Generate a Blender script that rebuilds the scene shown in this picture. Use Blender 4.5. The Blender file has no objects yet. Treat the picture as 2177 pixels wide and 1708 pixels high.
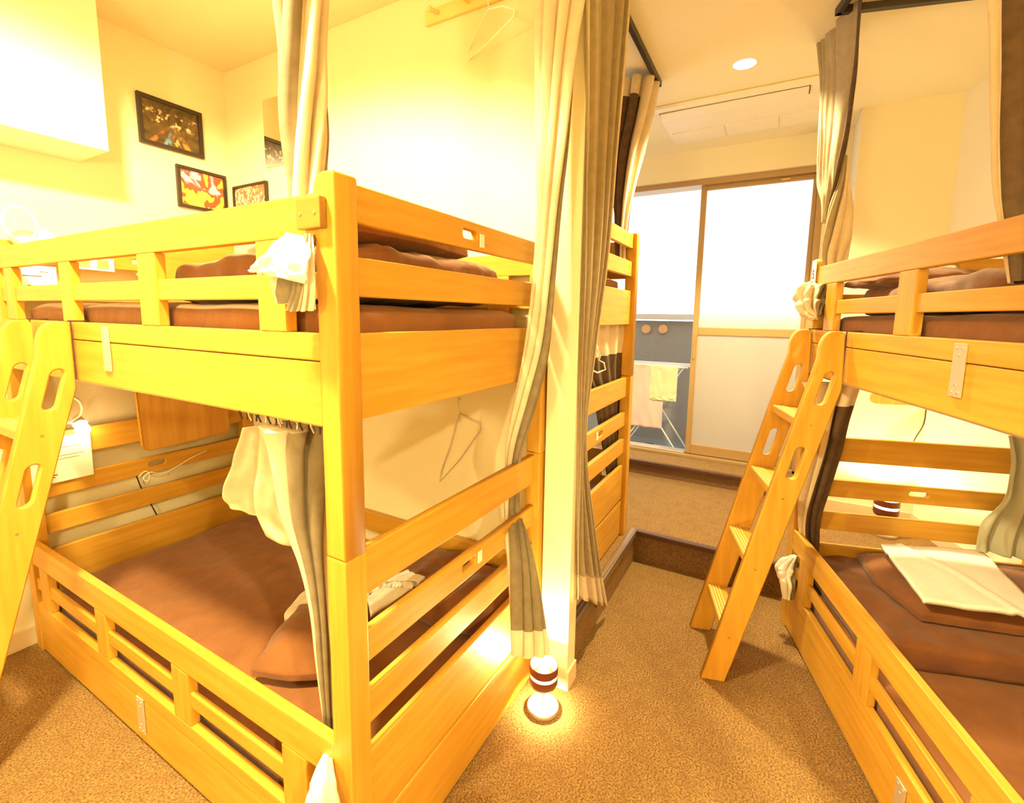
import bpy, bmesh, math, random
from mathutils import Vector, Matrix, noise
random.seed(7)
S = bpy.context.scene
COL = S.collection
R = math.radians

# ------------------------------------------------------------------ camera
CAM = Vector((-.6731, -.7891, 1.5508)); FPX = 995.99; PX, PY = 1086.82, 798.99
def cam_axes():
    ya, pi, ro = R(29.2606), R(-7.2653), R(.8681)
    F = Vector((math.cos(pi)*math.cos(ya), math.cos(pi)*math.sin(ya), math.sin(pi)))
    r = Vector((math.sin(ya), -math.cos(ya), 0)); u = r.cross(F)
    return F, math.cos(ro)*r+math.sin(ro)*u, -math.sin(ro)*r+math.cos(ro)*u
CF, CR, CU = cam_axes()
cd = bpy.data.cameras.new('camera'); co = bpy.data.objects.new('camera', cd); COL.objects.link(co)
M3 = Matrix((CR, CU, -CF)).transposed()
co.matrix_world = Matrix.Translation(CAM) @ M3.to_4x4()
cd.sensor_width = 36; cd.sensor_fit = 'HORIZONTAL'; cd.lens = FPX*36/2177
cd.shift_x = (1088.5-PX)/2177; cd.shift_y = -(854-PY)/2177; cd.clip_start = .05
S.camera = co
TH = R(15.9395)
BX = Vector((math.cos(TH), math.sin(TH), 0)); BY = Vector((-math.sin(TH), math.cos(TH), 0)); BO = Vector((2.0094, -.9214, 0))
def at(u, v, n, d):
    """point of a real surface (plane n.p = d) under a measured spot of the photograph"""
    n = Vector(n); r = CF + CR*((u-PX)/FPX) - CU*((v-PY)/FPX)
    return CAM + r*((d-n.dot(CAM))/n.dot(r))
def ax(u, v, x): return at(u, v, (1,0,0), x)
def ay(u, v, y): return at(u, v, (0,1,0), y)
def az(u, v, z): return at(u, v, (0,0,1), z)
def abx(u, v, x): return at(u, v, BX, x+BO.dot(BX))
def aby(u, v, y): return at(u, v, BY, y+BO.dot(BY))

# ------------------------------------------------------------------ materials
def lin(c): return tuple(((x/255)/12.92 if x/255 <= .04045 else ((x/255+.055)/1.055)**2.4) for x in c)
def new_mat(name):
    m = bpy.data.materials.new(name); m.use_nodes = True
    return m, m.node_tree.nodes, m.node_tree.links, m.node_tree.nodes['Principled BSDF']
def simple(name, col, rough=.6, metal=0, emit=None, es=0, bump=0, bscale=200, coat=0):
    m, N, L, b = new_mat(name)
    b.inputs['Base Color'].default_value = (*col, 1); b.inputs['Roughness'].default_value = rough; b.inputs['Metallic'].default_value = metal
    if coat: b.inputs['Coat Weight'].default_value = coat
    if emit: b.inputs['Emission Color'].default_value = (*emit, 1); b.inputs['Emission Strength'].default_value = es
    if bump:
        tc = N.new('ShaderNodeTexCoord'); n = N.new('ShaderNodeTexNoise'); n.inputs['Scale'].default_value = bscale; n.inputs['Detail'].default_value = 4
        bp = N.new('ShaderNodeBump'); bp.inputs['Strength'].default_value = bump; bp.inputs['Distance'].default_value = .004
        L.new(tc.outputs['Object'], n.inputs['Vector']); L.new(n.outputs['Fac'], bp.inputs['Height']); L.new(bp.outputs['Normal'], b.inputs['Normal'])
    return m
def noisy(name, c1, c2, scale=(1,1,1), nscale=5, detail=4, rough=.5, bump=0, lo=.35, hi=.65, coat=0, bdist=.003, sheen=0, c3=None):
    m, N, L, b = new_mat(name)
    tc = N.new('ShaderNodeTexCoord'); mp = N.new('ShaderNodeMapping'); mp.inputs['Scale'].default_value = scale
    n = N.new('ShaderNodeTexNoise'); n.inputs['Scale'].default_value = nscale; n.inputs['Detail'].default_value = detail
    r = N.new('ShaderNodeValToRGB'); r.color_ramp.elements[0].position = lo; r.color_ramp.elements[1].position = hi
    r.color_ramp.elements[0].color = (*c1, 1); r.color_ramp.elements[1].color = (*c2, 1)
    L.new(tc.outputs['Object'], mp.inputs['Vector']); L.new(mp.outputs['Vector'], n.inputs['Vector']); L.new(n.outputs['Fac'], r.inputs['Fac'])
    out = r.outputs['Color']
    if c3:
        n2 = N.new('ShaderNodeTexNoise'); n2.inputs['Scale'].default_value = nscale*.12; n2.inputs['Detail'].default_value = 2
        mx = N.new('ShaderNodeMixRGB'); mx.inputs['Color2'].default_value = (*c3, 1)
        rr = N.new('ShaderNodeMapRange'); rr.inputs['From Min'].default_value = .45; rr.inputs['From Max'].default_value = .75; rr.inputs['To Max'].default_value = .6
        L.new(mp.outputs['Vector'], n2.inputs['Vector']); L.new(n2.outputs['Fac'], rr.inputs['Value']); L.new(rr.outputs['Result'], mx.inputs['Fac'])
        L.new(out, mx.inputs['Color1']); out = mx.outputs['Color']
    L.new(out, b.inputs['Base Color']); b.inputs['Roughness'].default_value = rough
    if coat: b.inputs['Coat Weight'].default_value = coat; b.inputs['Coat Roughness'].default_value = .3; b.inputs['Specular IOR Level'].default_value = .3
    if sheen: b.inputs['Sheen Weight'].default_value = sheen
    if bump:
        bp = N.new('ShaderNodeBump'); bp.inputs['Strength'].default_value = bump; bp.inputs['Distance'].default_value = bdist
        L.new(n.outputs['Fac'], bp.inputs['Height']); L.new(bp.outputs['Normal'], b.inputs['Normal'])
    return m
W1, W2, W3 = (.53,.265,.027), (.62,.33,.042), (.60,.27,.03)
WOODX = noisy('maple_wood_grain_across', W1, W2, (3,40,40), 1.0, 6, .44, .03, coat=.08)
WOODY = noisy('maple_wood_grain_along', W1, W2, (40,3,40), 1.0, 6, .44, .03, coat=.08)
WOODZ = noisy('maple_wood_grain_upright', W1, W2, (40,40,3), 1.0, 6, .44, .03, coat=.08)
BOARD = noisy('orange_plywood', (.60,.30,.05), (.70,.38,.07), (40,40,3), 1.0, 5, .4, .02, coat=.2)
BOARDL = noisy('amber_block_wood', (.27,.145,.02), (.33,.18,.028), (40,3,40), 1.0, 5, .4, .02)
PALEW = noisy('pale_wood', (.78,.62,.22), (.84,.68,.28), (40,3,40), 1.0, 5, .5)
WALL = noisy('cream_wallpaper', (.83,.74,.48), (.85,.76,.50), nscale=160, rough=.75, bump=.25)
CEIL = noisy('ceiling_paper', (.84,.755,.50), (.86,.775,.52), nscale=140, rough=.8, bump=.15)
BULK = noisy('white_painted_casing', (.87,.82,.66), (.88,.83,.67), nscale=60, rough=.6)
CARPET = noisy('brown_loop_carpet', (.13,.066,.015), (.42,.235,.072), (1,1.0,1), 150, 4, .95, .8, .36, .66, bdist=.01, c3=(.20,.10,.027))
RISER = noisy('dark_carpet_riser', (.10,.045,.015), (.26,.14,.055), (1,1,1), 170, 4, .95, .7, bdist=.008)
NOSE = simple('dark_brown_nosing', (.075,.028,.018), .35)
RIB = noisy('ribbed_bronze_nosing', (.05,.03,.018), (.26,.18,.12), (1,90,90), 1, 2, .3)
BASE = simple('cream_baseboard', (.72,.56,.34), .5)
BROWN = noisy('brown_cotton', (.21,.07,.012), (.26,.09,.016), nscale=9, rough=.85, bump=.35, bdist=.03, sheen=.2)
DUVET = noisy('brown_duvet_cotton', (.165,.052,.009), (.215,.07,.013), nscale=10, rough=.85, bump=.2, bdist=.03, sheen=.2)
WHITE = noisy('white_towelling', (.86,.83,.76), (.9,.87,.8), nscale=60, rough=.9, bump=.15)
OLIVE = noisy('olive_taupe_curtain', (.185,.14,.078), (.225,.172,.098), nscale=30, rough=.85, bump=.08)
BEIGE = noisy('beige_curtain_band', (.62,.50,.345), (.68,.55,.385), nscale=30, rough=.85, bump=.08)
TAUPE = noisy('light_taupe_curtain', (.34,.262,.155), (.39,.30,.18), nscale=30, rough=.85, bump=.08)
DARKC = noisy('dark_brown_curtain', (.075,.04,.018), (.10,.055,.025), nscale=30, rough=.9, bump=.08)
GREY = simple('pale_zinc_plate', (.70,.60,.48), .35, .55)
STEEL = simple('brushed_steel', (.75,.7,.62), .38, .85)
CHROME = simple('chrome', (.85,.83,.8), .08, 1)
DARK = simple('dark_metal_track', (.03,.018,.012), .4)
BLACK = simple('black_plastic', (.02,.015,.012), .5)
WPLAST = simple('white_plastic', (.85,.82,.74), .4)
PAPER = noisy('printed_paper', (.84,.80,.70), (.86,.82,.72), nscale=20, rough=.8)
INK = simple('brown_ink', (.10,.035,.015), .8)
FRAMEW = simple('bronze_aluminium', (.42,.27,.115), .45, .25)
SHADE = simple('brown_lamp_shade', (.16,.035,.012), .35)
SCREW = simple('brass_screw', (.55,.42,.2), .35, .8)
GWALL = noisy('grey_balcony_wall', (.29,.28,.26), (.33,.32,.30), nscale=90, rough=.9, bump=.2)
GFLOOR = noisy('grey_balcony_floor', (.17,.17,.165), (.21,.21,.205), nscale=60, rough=.9)
ORANGE = simple('orange_disc', (.72,.42,.2), .6)
PINK = noisy('pink_towel', (.80,.60,.52), (.84,.64,.56), nscale=60, rough=.9)
LIME = noisy('pale_green_towel', (.68,.72,.42), (.72,.76,.46), nscale=60, rough=.9)
MIRROR = simple('mirror_glass', (.93,.9,.84), .01, 1)
PFRAME = simple('black_picture_frame', (.035,.02,.01), .4)
WARM = (1, .80, .34)
GLOW = simple('lit_bulb', (1,.9,.7), .5, emit=(1,.78,.42), es=40)
GLOWS = simple('lit_downlight', (1,.95,.8), .5, emit=(1,.93,.75), es=14)
def painting(name, cols, scale, warp):
    m, N, L, b = new_mat(name)
    tc = N.new('ShaderNodeTexCoord'); n = N.new('ShaderNodeTexNoise'); n.inputs['Scale'].default_value = scale; n.inputs['Detail'].default_value = 3; n.inputs['Distortion'].default_value = warp
    r = N.new('ShaderNodeValToRGB'); e = r.color_ramp.elements
    for i, (p, c) in enumerate(cols):
        q = e[i] if i < 2 else e.new(p)
        q.position = p; q.color = (*lin(c), 1)
    L.new(tc.outputs['Object'], n.inputs['Vector']); L.new(n.outputs['Fac'], r.inputs['Fac']); L.new(r.outputs['Color'], b.inputs['Base Color'])
    b.inputs['Roughness'].default_value = .3
    return m
def night_street():
    m, N, L, b = new_mat('dark_street_art'); b.inputs['Roughness'].default_value = .3
    tc = N.new('ShaderNodeTexCoord'); sx = N.new('ShaderNodeSeparateXYZ'); L.new(tc.outputs['Object'], sx.inputs[0])
    def M(op, a, b_=None):
        n = N.new('ShaderNodeMath'); n.operation = op
        for i, q in enumerate((a, b_)):
            if q is None: continue
            if isinstance(q, (int, float)): n.inputs[i].default_value = q
            else: L.new(q, n.inputs[i])
        return n.outputs[0]
    x, z = sx.outputs['X'], sx.outputs['Z']
    no = N.new('ShaderNodeTexNoise'); no.inputs['Scale'].default_value = 38; L.new(tc.outputs['Object'], no.inputs['Vector'])
    n2 = N.new('ShaderNodeTexNoise'); n2.inputs['Scale'].default_value = 14; n2.inputs['Distortion'].default_value = 1.5; L.new(tc.outputs['Object'], n2.inputs['Vector'])
    def mixc(fac, c1, c2):
        n = N.new('ShaderNodeMixRGB'); L.new(fac, n.inputs['Fac'])
        for k, q in (('Color1', c1), ('Color2', c2)):
            if isinstance(q, tuple): n.inputs[k].default_value = (*lin(q), 1)
            else: L.new(q, n.inputs[k])
        return n.outputs['Color']
    def step(v, lo, hi):
        n = N.new('ShaderNodeMapRange'); L.new(v, n.inputs['Value']); n.inputs['From Min'].default_value = lo; n.inputs['From Max'].default_value = hi; return n.outputs['Result']
    c = mixc(step(n2.outputs['Fac'], .35, .7), (64,48,28), (112,88,52))
    below = step(z, .03, -.10)                       # road spreads towards the lower edge
    for k, off, col in ((.55,.0,(225,150,60)), (-.35,-.005,(120,165,205)), (.1,-.0,(240,205,130)), (-.9,0,(205,110,55))):
        d = M('ABSOLUTE', M('ADD', M('ADD', x, off-.01), M('MULTIPLY', M('SUBTRACT', z, .02), k)))
        w = M('ADD', .008, M('MULTIPLY', M('SUBTRACT', .03, z), .10))
        f = M('MULTIPLY', M('MULTIPLY', step(M('SUBTRACT', w, d), 0, .012), below), step(no.outputs['Fac'], .42, .6))
        c = mixc(f, c, col)
    band = M('MULTIPLY', step(M('SUBTRACT', .045, M('ABSOLUTE', M('SUBTRACT', z, .03))), 0, .03), step(no.outputs['Fac'], .56, .64))
    c = mixc(band, c, (255,215,160))
    L.new(c, b.inputs['Base Color'])
    return m
ART1 = night_street()
ART2 = painting('bright_flower_art', [(.0,(110,135,190)),(.42,(150,175,215)),(.46,(175,85,60)),(.52,(200,75,45)),(.55,(240,205,70)),(.7,(250,228,110))], 9, .6)
ART3 = painting('orange_street_art', [(.0,(110,70,40)),(.45,(180,105,60)),(.52,(205,130,70)),(.56,(250,240,215)),(.7,(235,170,100))], 22, 2.5)
def frosted():
    m, N, L, b = new_mat('frosted_glass')
    b.inputs['Base Color'].default_value = (.97,.90,.84,1); b.inputs['Roughness'].default_value = .42; b.inputs['Transmission Weight'].default_value = .72; b.inputs['IOR'].default_value = 1.3
    tc = N.new('ShaderNodeTexCoord'); n = N.new('ShaderNodeTexNoise'); n.inputs['Scale'].default_value = 130; n.inputs['Detail'].default_value = 2
    bp = N.new('ShaderNodeBump'); bp.inputs['Strength'].default_value = .35; bp.inputs['Distance'].default_value = .003
    L.new(tc.outputs['Object'], n.inputs['Vector']); L.new(n.outputs['Fac'], bp.inputs['Height']); L.new(bp.outputs['Normal'], b.inputs['Normal'])
    return m
FROST = frosted()

# ------------------------------------------------------------------ building blocks
def tag(o, label=None, cat=None, group=None, kind=None):
    if label: o['label'] = label
    if cat: o['category'] = cat
    if group: o['group'] = group
    if kind: o['kind'] = kind
    return o
def thing(name, label, cat, loc=(0,0,0), rz=0, group=None):
    o = bpy.data.objects.new(name, None); COL.objects.link(o); o.empty_display_size = .05
    o.location = loc; o.rotation_euler = (0,0,rz)
    return tag(o, label, cat, group)
def link(name, me, mats, parent=None, smooth=False):
    o = bpy.data.objects.new(name, me); COL.objects.link(o)
    for m in (mats if isinstance(mats, (list, tuple)) else [mats]): me.materials.append(m)
    if smooth:
        for p in me.polygons: p.use_smooth = True
    if parent: o.parent = parent
    return o
def mesh_of(bm, name):
    bmesh.ops.recalc_face_normals(bm, faces=bm.faces)
    me = bpy.data.meshes.new(name); bm.to_mesh(me); bm.free(); return me
def add_box(bm, lo, hi, bev=0, seg=2):
    v = [bm.verts.new((x,y,z)) for x in (lo[0],hi[0]) for y in (lo[1],hi[1]) for z in (lo[2],hi[2])]
    f = [bm.faces.new([v[i] for i in q]) for q in ((0,1,3,2),(4,6,7,5),(0,4,5,1),(2,3,7,6),(0,2,6,4),(1,5,7,3))]
    if bev:
        es = list({e for q in f for e in q.edges})
        bmesh.ops.bevel(bm, geom=es, offset=bev, segments=seg, affect='EDGES', profile=.6)
def box(name, lo, hi, mat, parent=None, bev=.004, M=None):
    lo, hi = [min(a,b) for a,b in zip(lo,hi)], [max(a,b) for a,b in zip(lo,hi)]
    bev = min(bev, .45*min(b-a for a,b in zip(lo,hi)))
    bm = bmesh.new(); add_box(bm, lo, hi, bev)
    if M: bmesh.ops.transform(bm, matrix=M, verts=bm.verts)
    return link(name, mesh_of(bm, name), mat, parent)
def curve_mesh(cu, name):
    o = bpy.data.objects.new('tmp', cu); COL.objects.link(o)
    dg = bpy.context.evaluated_depsgraph_get(); dg.update()
    me = bpy.data.meshes.new_from_object(o.evaluated_get(dg)); me.name = name
    bpy.data.objects.remove(o); bpy.data.curves.remove(cu)
    return me
def tube(name, pts, r, mat, parent=None, cyclic=False, smooth=True, res=4):
    cu = bpy.data.curves.new(name, 'CURVE'); cu.dimensions = '3D'; cu.bevel_depth = r; cu.bevel_resolution = 2; cu.use_fill_caps = True; cu.resolution_u = res
    sp = cu.splines.new('NURBS' if len(pts) > 2 else 'POLY'); sp.points.add(len(pts)-1)
    for p, q in zip(sp.points, pts): p.co = (*q, 1)
    if len(pts) > 2: sp.order_u = 3; sp.use_endpoint_u = not cyclic
    sp.use_cyclic_u = cyclic
    return link(name, curve_mesh(cu, name), mat, parent, smooth)
def wire(name, pts, r, mat, parent=None):
    """straight segments, bent wire"""
    cu = bpy.data.curves.new(name, 'CURVE'); cu.dimensions = '3D'; cu.bevel_depth = r; cu.bevel_resolution = 2; cu.use_fill_caps = True
    sp = cu.splines.new('POLY'); sp.points.add(len(pts)-1)
    for p, q in zip(sp.points, pts): p.co = (*q, 1)
    return link(name, curve_mesh(cu, name), mat, parent, True)
def rrect(cx, cy, w, h, r, n=6):
    out = []
    for sx, sy, a0 in ((1,1,0),(-1,1,90),(-1,-1,180),(1,-1,270)):
        for k in range(n+1):
            a = R(a0+90*k/n); out.append((cx+sx*(w/2-r)+r*math.cos(a), cy+sy*(h/2-r)+r*math.sin(a)))
    return out
def plate(name, outline, holes, t, M, mat, parent=None, bev=.004):
    """flat plate of thickness t with holes: 2D outline mapped by M (local x,y in plane, z normal, centred)"""
    cu = bpy.data.curves.new(name, 'CURVE'); cu.dimensions = '2D'; cu.fill_mode = 'BOTH'; cu.extrude = max(t/2-bev, .0005); cu.bevel_depth = bev; cu.bevel_resolution = 1; cu.offset = -bev
    for loop in [outline]+holes:
        sp = cu.splines.new('POLY'); sp.points.add(len(loop)-1); sp.use_cyclic_u = True
        for p, q in zip(sp.points, loop): p.co = (q[0], q[1], 0, 1)
    me = curve_mesh(cu, name); me.transform(M)
    return link(name, me, mat, parent)
def lathe(name, prof, mat, parent=None, n=40, loc=(0,0,0), cap=True):
    bm = bmesh.new(); rings = []
    for r, z in prof: rings.append([bm.verts.new((loc[0]+r*math.cos(2*math.pi*k/n), loc[1]+r*math.sin(2*math.pi*k/n), loc[2]+z)) for k in range(n)])
    for a, b in zip(rings, rings[1:]):
        for k in range(n): bm.faces.new((a[k], a[(k+1)%n], b[(k+1)%n], b[k]))
    if cap and prof[0][0] > 1e-4: bm.faces.new(rings[0])
    if cap and prof[-1][0] > 1e-4: bm.faces.new(rings[-1])
    bmesh.ops.remove_doubles(bm, verts=bm.verts, dist=1e-5)
    o = link(name, mesh_of(bm, name), mat, parent)
    for p in o.data.polygons: p.use_smooth = True
    o.data.set_sharp_from_angle(angle=R(38))
    return o
def quad(name, pts, mat, parent=None):
    me = bpy.data.meshes.new(name); me.from_pydata([tuple(p) for p in pts], [], [list(range(len(pts)))]); return link(name, me, mat, parent)
def prism(name, poly, z0, z1, mat, parent=None):
    bm = bmesh.new(); a = [bm.verts.new((x,y,z0)) for x,y in poly]; b = [bm.verts.new((x,y,z1)) for x,y in poly]
    bm.faces.new(a); bm.faces.new(b)
    for k in range(len(poly)): bm.faces.new((a[k], a[(k+1)%len(a)], b[(k+1)%len(a)], b[k]))
    return link(name, mesh_of(bm, name), mat, parent)
def struct(o): o['kind'] = 'structure'; return o
def soft(name, size, M, mat, parent=None, seed=0, amp=.012, freq=5, n=(40,30,10), pw=4.0, fine=.25, flat=0.0):
    """soft stuffed body: super-ellipsoid grown from a cube, wrinkled by noise"""
    bm = bmesh.new(); idx = {}
    nx, ny, nz = n
    def vert(i, j, k):
        if (i,j,k) in idx: return idx[(i,j,k)]
        p = Vector((2*i/nx-1, 2*j/ny-1, 2*k/nz-1))
        # pull cube surface to rounded body
        l = (abs(p.x)**pw+abs(p.y)**pw+abs(p.z)**pw)**(1/pw)
        q = p/l
        if flat:
            e = max(abs(p.x), abs(p.y)); f = max(.06, 1-e**2.6)**.55
            pin = 1-.10*(1-abs(abs(p.x)-abs(p.y)))*e*e
            q = Vector((p.x*pin, p.y*pin, p.z*f*(1.0 if p.z > 0 else .35)))
        w = Vector((q.x*size[0]/2, q.y*size[1]/2, q.z*size[2]/2))
        s = Vector((seed*7.1, seed*3.3, 0))
        a = noise.noise(w*freq+s)*amp + noise.noise(w*freq*3.1+s)*amp*fine + abs(noise.noise(Vector((w.x*freq*2+w.y*freq*.7, w.y*freq*.6, w.z))+s))*amp*fine*2
        nn = Vector((q.x**3*.3, q.y**3*.3, q.z)).normalized() if q.length else Vector((0,0,1))
        w += nn*a
        v = bm.verts.new(w); idx[(i,j,k)] = v; return v
    for a,b,c in ((nx,ny,0),(nx,nz,1),(ny,nz,2)):
        for i in range(a):
            for j in range(b):
                for side in (0,1):
                    if c == 0: q = [(i,j),(i+1,j),(i+1,j+1),(i,j+1)]; f = [vert(x,y,side*nz) for x,y in q]
                    elif c == 1: q = [(i,j),(i+1,j),(i+1,j+1),(i,j+1)]; f = [vert(x,side*ny,y) for x,y in q]
                    else: q = [(i,j),(i+1,j),(i+1,j+1),(i,j+1)]; f = [vert(side*nx,x,y) for x,y in q]
                    try: bm.faces.new(f)
                    except ValueError: pass
    bmesh.ops.transform(bm, matrix=M, verts=bm.verts)
    return link(name, mesh_of(bm, name), mat, parent, True)
def TR(x, y, z, rz=0, rx=0, ry=0):
    return Matrix.Translation((x,y,z)) @ Matrix.Rotation(rz,4,'Z') @ Matrix.Rotation(ry,4,'Y') @ Matrix.Rotation(rx,4,'X')
def cr(a, b, c, d, t):
    return .5*((2*b)+(c-a)*t+(2*a-5*b+4*c-d)*t*t+(3*b-a-3*c+d)*t**3)
def spline(vals, t):
    n = len(vals)-1; x = min(max(t*n, 0), n-1e-6); i = int(x)
    g = lambda k: vals[min(max(k,0), n)]
    return cr(g(i-1), g(i), g(i+1), g(i+2), x-i)
def bundle(name, rows, mats, parent=None, pleats=7, amp=.22, twist=1.5, depth=.7, head=0, hem=0, light=.0, M=90, n=140, seed=0, close=False, amps=None, crumple=.06, face=0.0, cap=True):
    """gathered cloth: rows of (left point, right point); mats = (main, band). A pleated closed ribbon swept down the rows."""
    bm = bmesh.new(); rings = []
    Ls = []; Rs = []
    for l, r in rows:       # broad side of the bundle faces the aisle
        c = (Vector(l)+Vector(r))/2; dd = (c-CAM).dot(CF)
        ul, ur = [(Vector(q)-CAM).dot(CR)/(Vector(q)-CAM).dot(CF) for q in (l, r)]
        hw = abs(ur-ul)/2*dd*1.16; c = c+CR*((ul+ur)/2*dd-(c-CAM).dot(CR))
        Ls.append(c-CR*hw); Rs.append(c+CR*hw)
    # arc-length parametrisation
    mid = [(a+b)/2 for a,b in zip(Ls,Rs)]
    for s in range(M+1):
        t = s/M
        l, r = spline(Ls, t), spline(Rs, t)
        c = (l+r)/2; a = (r-l)/2
        t2 = min(t+.02, 1); t1 = max(t-.02, 0)
        tang = ((spline(Ls,t2)+spline(Rs,t2))-(spline(Ls,t1)+spline(Rs,t1)))
        if tang.length < 1e-6: tang = Vector((0,0,-1))
        b = tang.normalized().cross(a).normalized()*a.length*depth
        if close and t > .93: k = max(.12, 1-((t-.93)/.07)**2); a = a*k; b = b*k
        ring = []
        am = amp*(spline(amps, t) if amps else 1)
        for k in range(n):
            th = 2*math.pi*k/n
            ph = pleats*th+.8*math.sin(3*t+seed+2*th)
            te = th+twist*t+.75/pleats*math.sin(ph+.6)
            w = math.cos(ph); w = math.copysign(abs(w)**.75, w)
            rad = 1-am+am*w+crumple*noise.noise(Vector((math.cos(th)*2.5+seed, math.sin(th)*2.5, t*7)))
            ring.append(bm.verts.new(c+(a*math.cos(te)+b*math.sin(te))*rad))
        rings.append(ring)
    for s in range(M):
        t = (s+.5)/M
        for k in range(n):
            f = bm.faces.new((rings[s][k], rings[s][(k+1)%n], rings[s+1][(k+1)%n], rings[s+1][k]))
            th = 2*math.pi*(k+.5)/n
            f.material_index = 1 if (t < head or t > 1-hem or (light and math.cos(th-face) > 1-2*light)) else 0
            f.smooth = True
    if cap: bm.faces.new(rings[0])
    if close: bm.faces.new(rings[-1])
    return link(name, mesh_of(bm, name), list(mats), parent)
def drape(name, Ls, Rs, mats, parent=None, folds=6, amp=.02, nrm=(0,-1,0), head=0, hem=0, rows=60, cols=160, thick=.0025, seed=0, fade=0, light=None, skew=1.0):
    """hanging flat cloth with folds between a left and a right edge"""
    Ls = [Vector(p) for p in Ls]; Rs = [Vector(p) for p in Rs]; nn = Vector(nrm).normalized()
    bm = bmesh.new(); g = []
    for i in range(rows+1):
        t = i/rows; l, r = spline(Ls,t), spline(Rs,t); row = []
        for j in range(cols+1):
            s = j/cols
            p = l.lerp(r, s)
            ph = 2*math.pi*folds*(s**skew+.04*math.sin(5*s+seed))+.5*math.sin(2.2*t+seed+4*s)
            w = math.sin(ph)+.35*math.sin(2*ph+seed)
            p = p+nn*amp*w*(1-fade*t)+nn*.01*noise.noise(Vector((s*6+seed, t*5, 0)))
            row.append(bm.verts.new(p))
        g.append(row)
    for i in range(rows):
        t = (i+.5)/rows
        for j in range(cols):
            f = bm.faces.new((g[i][j], g[i][j+1], g[i+1][j+1], g[i+1][j])); f.smooth = True
            s = (j+.5)/cols
            f.material_index = 1 if (t < head or t > 1-hem or (light and light[0] < s < light[1])) else 0
    me = bpy.data.meshes.new(name); bm.to_mesh(me); bm.free()
    o = link(name, me, list(mats), parent)
    md = o.modifiers.new('thickness', 'SOLIDIFY'); md.thickness = thick; md.offset = 0
    return o
def light(name, kind, loc, energy, color=WARM, size=.05, rot=None, spot=None, blend=.5, parent=None):
    l = bpy.data.lights.new(name, kind); l.energy = energy; l.color = color
    if kind == 'AREA': l.size = size
    else: l.shadow_soft_size = size
    if spot: l.spot_size = R(spot); l.spot_blend = blend
    o = bpy.data.objects.new(name, l); COL.objects.link(o); o.location = loc
    if rot: o.rotation_euler = rot
    if parent: o.parent = parent
    return o

# ------------------------------------------------------------------ the setting
H = 2.925; XW = 1.045; YL = 2.12; H1 = .20; H2 = .32; XWIN = 3.60
def bw(x, y, z=0): p = BO+BX*x+BY*y; return Vector((p.x, p.y, z))
rw0, rw1 = bw(1.0,-1.065), bw(-3.6,-1.065)
struct(quad('floor', [(-2.6,-3.4,0),(3.8,-3.4,0),(3.8,2.5,0),(-2.6,2.5,0)], CARPET))
STEP = [(1.10,-.10),(2.22,-.10),(2.22,-.88),(2.46,-1.9),(3.8,-1.9),(3.8,2.5),(1.10,2.5)]
def raised(name, poly, z0, z1, edges):
    bm = bmesh.new(); a = [bm.verts.new((x,y,z0)) for x,y in poly]; b = [bm.verts.new((x,y,z1)) for x,y in poly]
    bm.faces.new(b)
    for k in range(len(poly)):
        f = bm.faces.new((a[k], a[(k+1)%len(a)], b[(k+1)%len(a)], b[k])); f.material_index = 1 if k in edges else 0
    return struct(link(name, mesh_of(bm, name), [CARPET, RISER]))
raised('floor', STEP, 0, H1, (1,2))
raised('floor', [(3.33,-1.9),(3.82,-1.9),(3.82,2.5),(3.33,2.5)], H1, H2, (3,))
struct(box('trim_1', (2.195,-.90,H1-.028), (2.232,-.10,H1+.006), NOSE, bev=.006))
struct(box('trim_2', (1.12,-.112,H1-.03), (2.225,-.072,H1+.006), RIB, bev=.005))
struct(box('trim_3', (3.305,-1.5,H2-.028), (3.342,2.4,H2+.006), NOSE, bev=.006))
struct(quad('ceiling', [(-2.6,-3.4,H),(3.8,-3.4,H),(3.8,2.5,H),(-2.6,2.5,H)], CEIL))
struct(box('wall_left', (-2.6,YL,0), (XW+.06,YL+.1,H), WALL, bev=0))
struct(box('wall_partition', (XW,-.01,0), (XW+.07,2.5,H), WALL, bev=0))
struct(box('wall_partition', (1.004,-.138,0), (1.088,-.012,H), WALL, bev=.004))
bm = bmesh.new(); add_box(bm, (.995,-.147,0), (1.004,-.012,.085), .002); add_box(bm, (1.004,-.147,0), (1.088,-.138,.085), .002)
struct(link('baseboard_partition', mesh_of(bm,'bb'), BASE))
struct(box('baseboard_left', (-2.6,YL-.012,0), (XW,YL,.09), BASE, bev=.003))
struct(box('wall_rear', (-2.7,-3.4,0), (-2.6,2.5,H), WALL, bev=0))
struct(box('wall_rear', (-2.6,-3.5,0), (3.8,-3.4,H), WALL, bev=0))
d = BY*-.1
struct(prism('wall_right', [(rw0.x,rw0.y),(rw1.x,rw1.y),(rw1.x+d.x,rw1.y+d.y),(rw0.x+d.x*6,rw0.y+d.y*6)], 0, H, WALL))
d2 = BY*.012
q0, q1 = rw0+d2, rw1+d2
struct(prism('baseboard_right', [(rw0.x,rw0.y),(rw1.x,rw1.y),(q1.x,q1.y),(q0.x,q0.y)], 0, .285, BASE))
struct(box('wall_pier', (3.25,-2.3,0), (3.8,-1.175,H), WALL, bev=0))
struct(box('baseboard_pier', (3.238,-1.72,H1), (3.25,-1.175,H1+.085), BASE, bev=.002))
ZH = 2.70
bm = bmesh.new()
add_box(bm, (XWIN,-1.18,ZH), (XWIN+.25,2.5,H)); add_box(bm, (XWIN,-1.18,H2), (XWIN+.2,-1.03,ZH)); add_box(bm, (XWIN,1.2,H2), (XWIN+.25,2.5,ZH))
struct(link('wall_window', mesh_of(bm,'ww'), WALL))
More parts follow.
